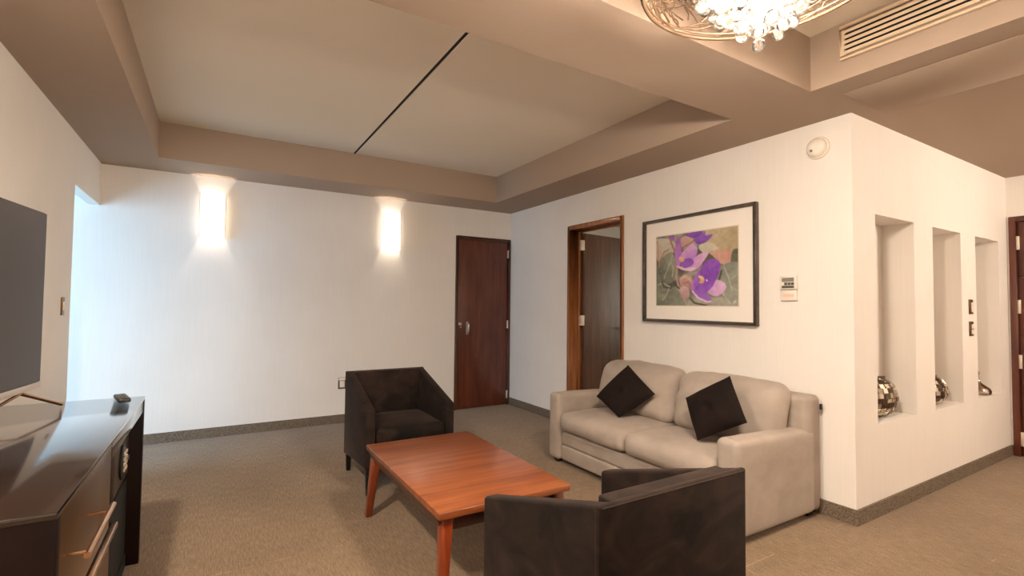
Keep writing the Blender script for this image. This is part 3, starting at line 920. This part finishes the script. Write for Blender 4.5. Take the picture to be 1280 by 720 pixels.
# ------------------------------------------------------------------ sofa
so = thing('sofa', 'light grey suede two seat sofa against the picture wall', 'sofa', (-.45, -2.945, 0))
SX, SY = .45, 2.945
def S(name, x0, x1, y0, y1, z0, z1, r, **k):
    return soft(name, MT['sofa'], so, x0 + SX, x1 + SX, y0 + SY, y1 + SY, z0, z1, r, **k)
S('back_frame', -.20, -.03, -3.80, -2.09, .035, .735, .035, n=18, noise_amp=.002)
def arm_slope(p, u):
    if u.z > 0: p.z -= .022 * (u.x + 1) / 2 * max(0, u.z) - .004 * math.cos(u.y * 1.5)
    return p
S('arm', -.87, -.10, -3.803, -3.665, .032, .555, .035, n=14, deform=arm_slope, noise_amp=.003)
S('arm', -.87, -.10, -2.225, -2.087, .032, .555, .035, n=14, deform=arm_slope, noise_amp=.003)
S('front_rail', -.845, -.60, -3.662, -2.228, .155, .262, .02, n=16, noise_amp=.002)
S('front_rail', -.845, -.60, -3.662, -2.228, .036, .157, .02, n=16, noise_amp=.002)
MB().box(-.60 + SX, -.2 + SX, -3.66 + SY, -2.23 + SY, .06, .26).build('seat_deck', MT['sofa'], so)
def seat_puff(p, u):
    k = max(0, 1 - abs(u.x) ** 3) * max(0, 1 - abs(u.y) ** 4)
    if u.z > 0: p.z += .025 * k * u.z
    p.x -= .018 * (1 - u.z * u.z) * max(0, -u.x) * (1 - u.y ** 4)
    p.z += .006 * u.x * -1
    return p
for (a, b, sd_) in ((-3.655, -2.947, 1), (-2.943, -2.235, 2)):
    S('seat_cushion', -.875, -.22, a, b, .262, .41, .05, n=18, deform=seat_puff, noise_amp=.004, noise_scale=5, seed=sd_)
def back_puff(seed):
    def f(p, u):
        k = (1 - u.y ** 4) * (1 - abs(u.z) ** 3)
        p.x -= .045 * k * max(0, -u.x) + .02 * k
        p.x += .11 * (u.z + 1) / 2 - .02                       # lean towards the wall
        yy = u.y
        p.z += .018 * (1 - yy * yy) * max(0, u.z) + .012 * noise.noise(Vector((yy * 2.5, seed * 5.0, 0)))
        # pull folds near the inner corner
        w = math.exp(-((u.y - (.7 if seed == 2 else .15)) ** 2) / .25) * math.exp(-((u.z - .3) ** 2) / .35)
        p.x += .012 * w * math.sin(18 * (u.z * .55 + u.y * .5) + seed) * (1 if u.x < 0 else 0)
        return p
    return f
for (a, b, sd_) in ((-3.72, -2.955, 2), (-2.945, -2.14, 1)):
    S('back_cushion', -.42, -.22, a, b, .40, .795, .085, n=26, deform=back_puff(sd_), noise_amp=.006, noise_scale=6, seed=sd_)
for x, y in ((-.81, -3.74), (-.81, -2.15), (-.10, -3.74), (-.10, -2.15)):
    MB().hexa([(x + SX - .02, y + SY - .02, 0), (x + SX + .02, y + SY - .02, 0), (x + SX + .02, y + SY + .02, 0), (x + SX - .02, y + SY + .02, 0)],
              [(x + SX - .03, y + SY - .03, .038), (x + SX + .03, y + SY - .03, .038), (x + SX + .03, y + SY + .03, .038), (x + SX - .03, y + SY + .03, .038)]).build('foot', MT['leg'], so)
MB().box(-.045 + SX, -.03 + SX, -3.808 + SY, -3.798 + SY, .645, .68).build('fabric_tag', MT['black'], so)

def pillow(label, T, L, B, R, thick, seed):
    """square cushion given by its four corners (top, left, bottom, right)"""
    T, L, B, R = map(Vector, (T, L, B, R)); c = (T + L + B + R) / 4
    o = thing('throw_pillow', label, 'pillow', c, 0, 'dark pillows on the sofa')
    nrm = (B - T).cross(R - L).normalized()
    if nrm.x > 0: nrm = -nrm
    N = 24; vs = []; fs = []
    for side in (1, -1):
        for i in range(N + 1):
            for j in range(N + 1):
                u, v = 2 * i / N - 1, 2 * j / N - 1
                uu, vv = u * (1 - .02 * (1 - v * v)), v * (1 - .02 * (1 - u * u))
                p = (1 - uu) * (1 - vv) / 4 * T + (1 + uu) * (1 - vv) / 4 * L + (1 + uu) * (1 + vv) / 4 * B + (1 - uu) * (1 + vv) / 4 * R
                h = thick * (max(0, (1 - u * u) * (1 - v * v))) ** .42
                h *= 1 - .35 * math.exp(-(u * u + v * v) / .03)
                h += .010 * noise.noise(Vector((u * 2, v * 2, seed))) * (1 - u * u) * (1 - v * v)
                vs.append(p - c + nrm * h * side)
        b0 = 0 if side == 1 else (N + 1) ** 2
        for i in range(N):
            for j in range(N):
                k = b0 + i * (N + 1) + j
                fs.append((k, k + 1, k + N + 2, k + N + 1))
    mb = MB().add(vs, fs)
    mb.build('pillow_body', MT['pillow'], o, smooth=True)
    q = nrm * (thick * .65)
    MB().lathe([(0, -.005), (.008, -.003), (.011, 0), (.008, .004), (0, .005)], q, 12).build('button', MT['pillow'], o, smooth=True)
pillow('black velvet pillow standing on its corner at the sofa left end', (-.436, -2.558, .805), (-.616, -2.388, .545), (-.656, -2.688, .44), (-.466, -2.868, .625), .062, 1)
pillow('dark brown velvet pillow leaning beside the sofa right arm', (-.548, -3.535, .852), (-.562, -3.215, .666), (-.672, -3.395, .442), (-.650, -3.715, .617), .058, 2)

# ------------------------------------------------------------------ armchairs (built facing -y, seat front at -y)
def armchair(label, loc, rotz):
    o = thing('armchair', label, 'armchair', loc, rotz, 'dark velvet armchairs at the coffee table')
    w, d = .315, .315; t = .062
    zb0, zb1, zt0, zt1 = .125, .175, .745, .56      # bottom rear/front, top rear/front
    for s in (-1, 1):
        x0, x1 = (s * w, s * (w - t))
        MB().prism([(d, zb0), (-d, zb1), (-d, zt1), (d - .02, zt0 - .004), (d, zt0 - .002)], 0, x0, x1).build('arm_panel', MT['chair'], o, bevel=.012, seg=3)
    MB().prism([(d, zb0), (d - .06, zb0 + .01), (d - .065, zt0), (d, zt0)], 0, -(w - t) - .004, w - t + .004).build('backrest', MT['chair'], o, bevel=.008, seg=3)
    MB().box(-w, w, d - .012, d + .008, zb0, zt0 + .001).build('back_cover', MT['chair'], o, bevel=.007, seg=3)
    MB().tube([(-w + .012, d + .006, zt0 - .006), (w - .012, d + .006, zt0 - .006)], .003, 6).build('piping', MT['piping'], o, smooth=True)
    MB().box(-(w - t) + .003, w - t - .003, -d + .012, d - .1, zb1 - .01, .33).build('seat_base', MT['chair'], o, bevel=.01)
    def crown(p, u):
        if u.z > 0: p.z += .028 * (1 - u.x ** 2) * (1 - abs(u.y) ** 3)
        p.y -= .01 * (1 - u.x ** 2) * max(0, -u.y)
        return p
    soft('seat_cushion', MT['chair'], o, -(w - t) + .004, w - t - .004, -d + .006, d - .1, .322, .425, .035, n=12, deform=crown, noise_amp=.003)
    for sx in (-1, 1):
        for sy in (-1, 1):
            x, y = sx * (w - .028), sy * (d - .028)
            zt = .20
            a, b = .014, .022
            MB().hexa([(x - a, y - a, 0), (x + a, y - a, 0), (x + a, y + a, 0), (x - a, y + a, 0)], [(x - b, y - b, zt), (x + b, y - b, zt), (x + b, y + b, zt), (x - b, y + b, zt)]).build('leg', MT['leg'], o, bevel=.002)
    return o
armchair('dark brown velvet armchair facing the viewer at the far table end', (-2.062, -1.832, 0), 0)
armchair('dark brown velvet armchair in the foreground with its back to the viewer', (-2.062, -4.105, 0), math.pi)

# ------------------------------------------------------------------ coffee table
ct = thing('coffee_table', 'reddish cherry wood coffee table between the two dark armchairs', 'coffee table', (-2.115, -2.988, 0))
a, b, zt = .335, .562, .422
MB().hexa([(-a + .002, -b + .002, zt - .03), (a - .002, -b + .002, zt - .03), (a - .002, b - .002, zt - .03), (-a + .002, b - .002, zt - .03)],
          [(-a, -b, zt), (a, -b, zt), (a, b, zt), (-a, b, zt)]).build('table_top', MT['table'], ct, bevel=.0025)
i0, i1, j0, j1, z0, z1 = .004, .034, .035, .045, zt - .03, zt - .098
def apron(p, q):
    MB().hexa(p, q).build('apron_rail', MT['apron'], ct, bevel=.002)
tk = .022
for s in (-1, 1):
    apron([(s * (a - i1), -b + j1, z1), (s * (a - i1 - tk), -b + j1, z1), (s * (a - i1 - tk), b - j1, z1), (s * (a - i1), b - j1, z1)],
          [(s * (a - i0), -b + j0, z0), (s * (a - i0 - tk), -b + j0, z0), (s * (a - i0 - tk), b - j0, z0), (s * (a - i0), b - j0, z0)])
    apron([(-a + i1 + tk, s * (b - j1), z1), (a - i1 - tk, s * (b - j1), z1), (a - i1 - tk, s * (b - j1 - tk), z1), (-a + i1 + tk, s * (b - j1 - tk), z1)],
          [(-a + i0 + tk, s * (b - j0), z0), (a - i0 - tk, s * (b - j0), z0), (a - i0 - tk, s * (b - j0 - tk), z0), (-a + i0 + tk, s * (b - j0 - tk), z0)])
for sx in (-1, 1):
    for sy in (-1, 1):
        x, y = sx * (a - .050), sy * (b - .050); fx, fy = sx * (a - .018), sy * (b - .012)
        p, q = .026, .018
        MB().hexa([(fx - q, fy - q, 0), (fx + q, fy - q, 0), (fx + q, fy + q, 0), (fx - q, fy + q, 0)],
                  [(x - p, y - p, zt - .034), (x + p, y - p, zt - .034), (x + p, y + p, zt - .034), (x - p, y + p, zt - .034)]).build('leg', MT['table_leg'], ct, bevel=.004)

# ------------------------------------------------------------------ niche ornaments
def moon_vase(x, rx, rz, label):
    o = thing('silver_vase', label, 'vase', (x, YC + .105, NZ0), 0, 'silver ornaments in the wall niches')
    ry = .075
    m = MB()
    prof = [(0.35, -1), (.5, -.9)] + [(math.cos(t), math.sin(t)) for t in np.linspace(-1.0, 1.15, 12)] + [(.34, .96), (.30, 1.06), (.34, 1.10)]
    m.lathe([(rx * r, rz * (1 + h * .95)) for r, h in prof], (0, 0, -rz * .05 + .001), 28, sy=ry / rx)
    m.build('vase_body', MT['silver_dark'], o, smooth=True)
    tiles = 0
    for i, t in enumerate(np.linspace(-.85, 1.0, 8)):
        nn = max(8, int(20 * math.cos(t)))
        for k in range(nn):
            an = 2 * math.pi * (k + .5 * (i % 2)) / nn
            if math.sin(an) > .75: continue               # the side against the niche wall
            nx, ny, nz = math.cos(t) * math.cos(an), math.cos(t) * math.sin(an), math.sin(t)
            cpt = Vector((rx * nx, ry * ny, rz * (1 + nz * .95) - rz * .05))
            nn_ = Vector((nx / rx, ny / ry, nz / rz)).normalized()
            uu = nn_.cross(Vector((0, 0, 1))).normalized(); ww = uu.cross(nn_)
            s1, s2 = .021 * random.uniform(.7, 1.1), .017 * random.uniform(.7, 1.15)
            base_ = cpt - nn_ * .002; top_ = cpt + nn_ * random.uniform(.002, .005)
            MB().hexa([base_ - uu * s1 - ww * s2, base_ + uu * s1 - ww * s2, base_ + uu * s1 + ww * s2, base_ - uu * s1 + ww * s2],
                      [top_ - uu * s1 * .8 - ww * s2 * .8, top_ + uu * s1 * .8 - ww * s2 * .8, top_ + uu * s1 * .8 + ww * s2 * .8, top_ - uu * s1 * .8 + ww * s2 * .8]).build('mosaic_tile', MT['silver'] if random.random() < .6 else MT['silver_dark'], o)
moon_vase(.575, .175, .132, 'large round silver mosaic vase in the first wall niche')
moon_vase(1.43, .165, .108, 'dark silver mosaic vase in the middle wall niche')
bo = thing('silver_bottle', 'small polished silver onion shaped bottle in the last wall niche', 'ornament', (2.335, YC + .095, NZ0), 0, 'silver ornaments in the wall niches')
MB().lathe([(.05, 0), (.085, .008), (.088, .03), (.078, .055), (.05, .078), (.022, .098), (.012, .13), (.010, .17)], (0, 0, .001), 28).build('bottle_body', MT['chrome'], bo, smooth=True)
MB().lathe([(.010, .17), (.016, .178), (.012, .195), (0, .20)], (0, 0, .001), 20).build('stopper', MT['chrome'], bo, smooth=True)
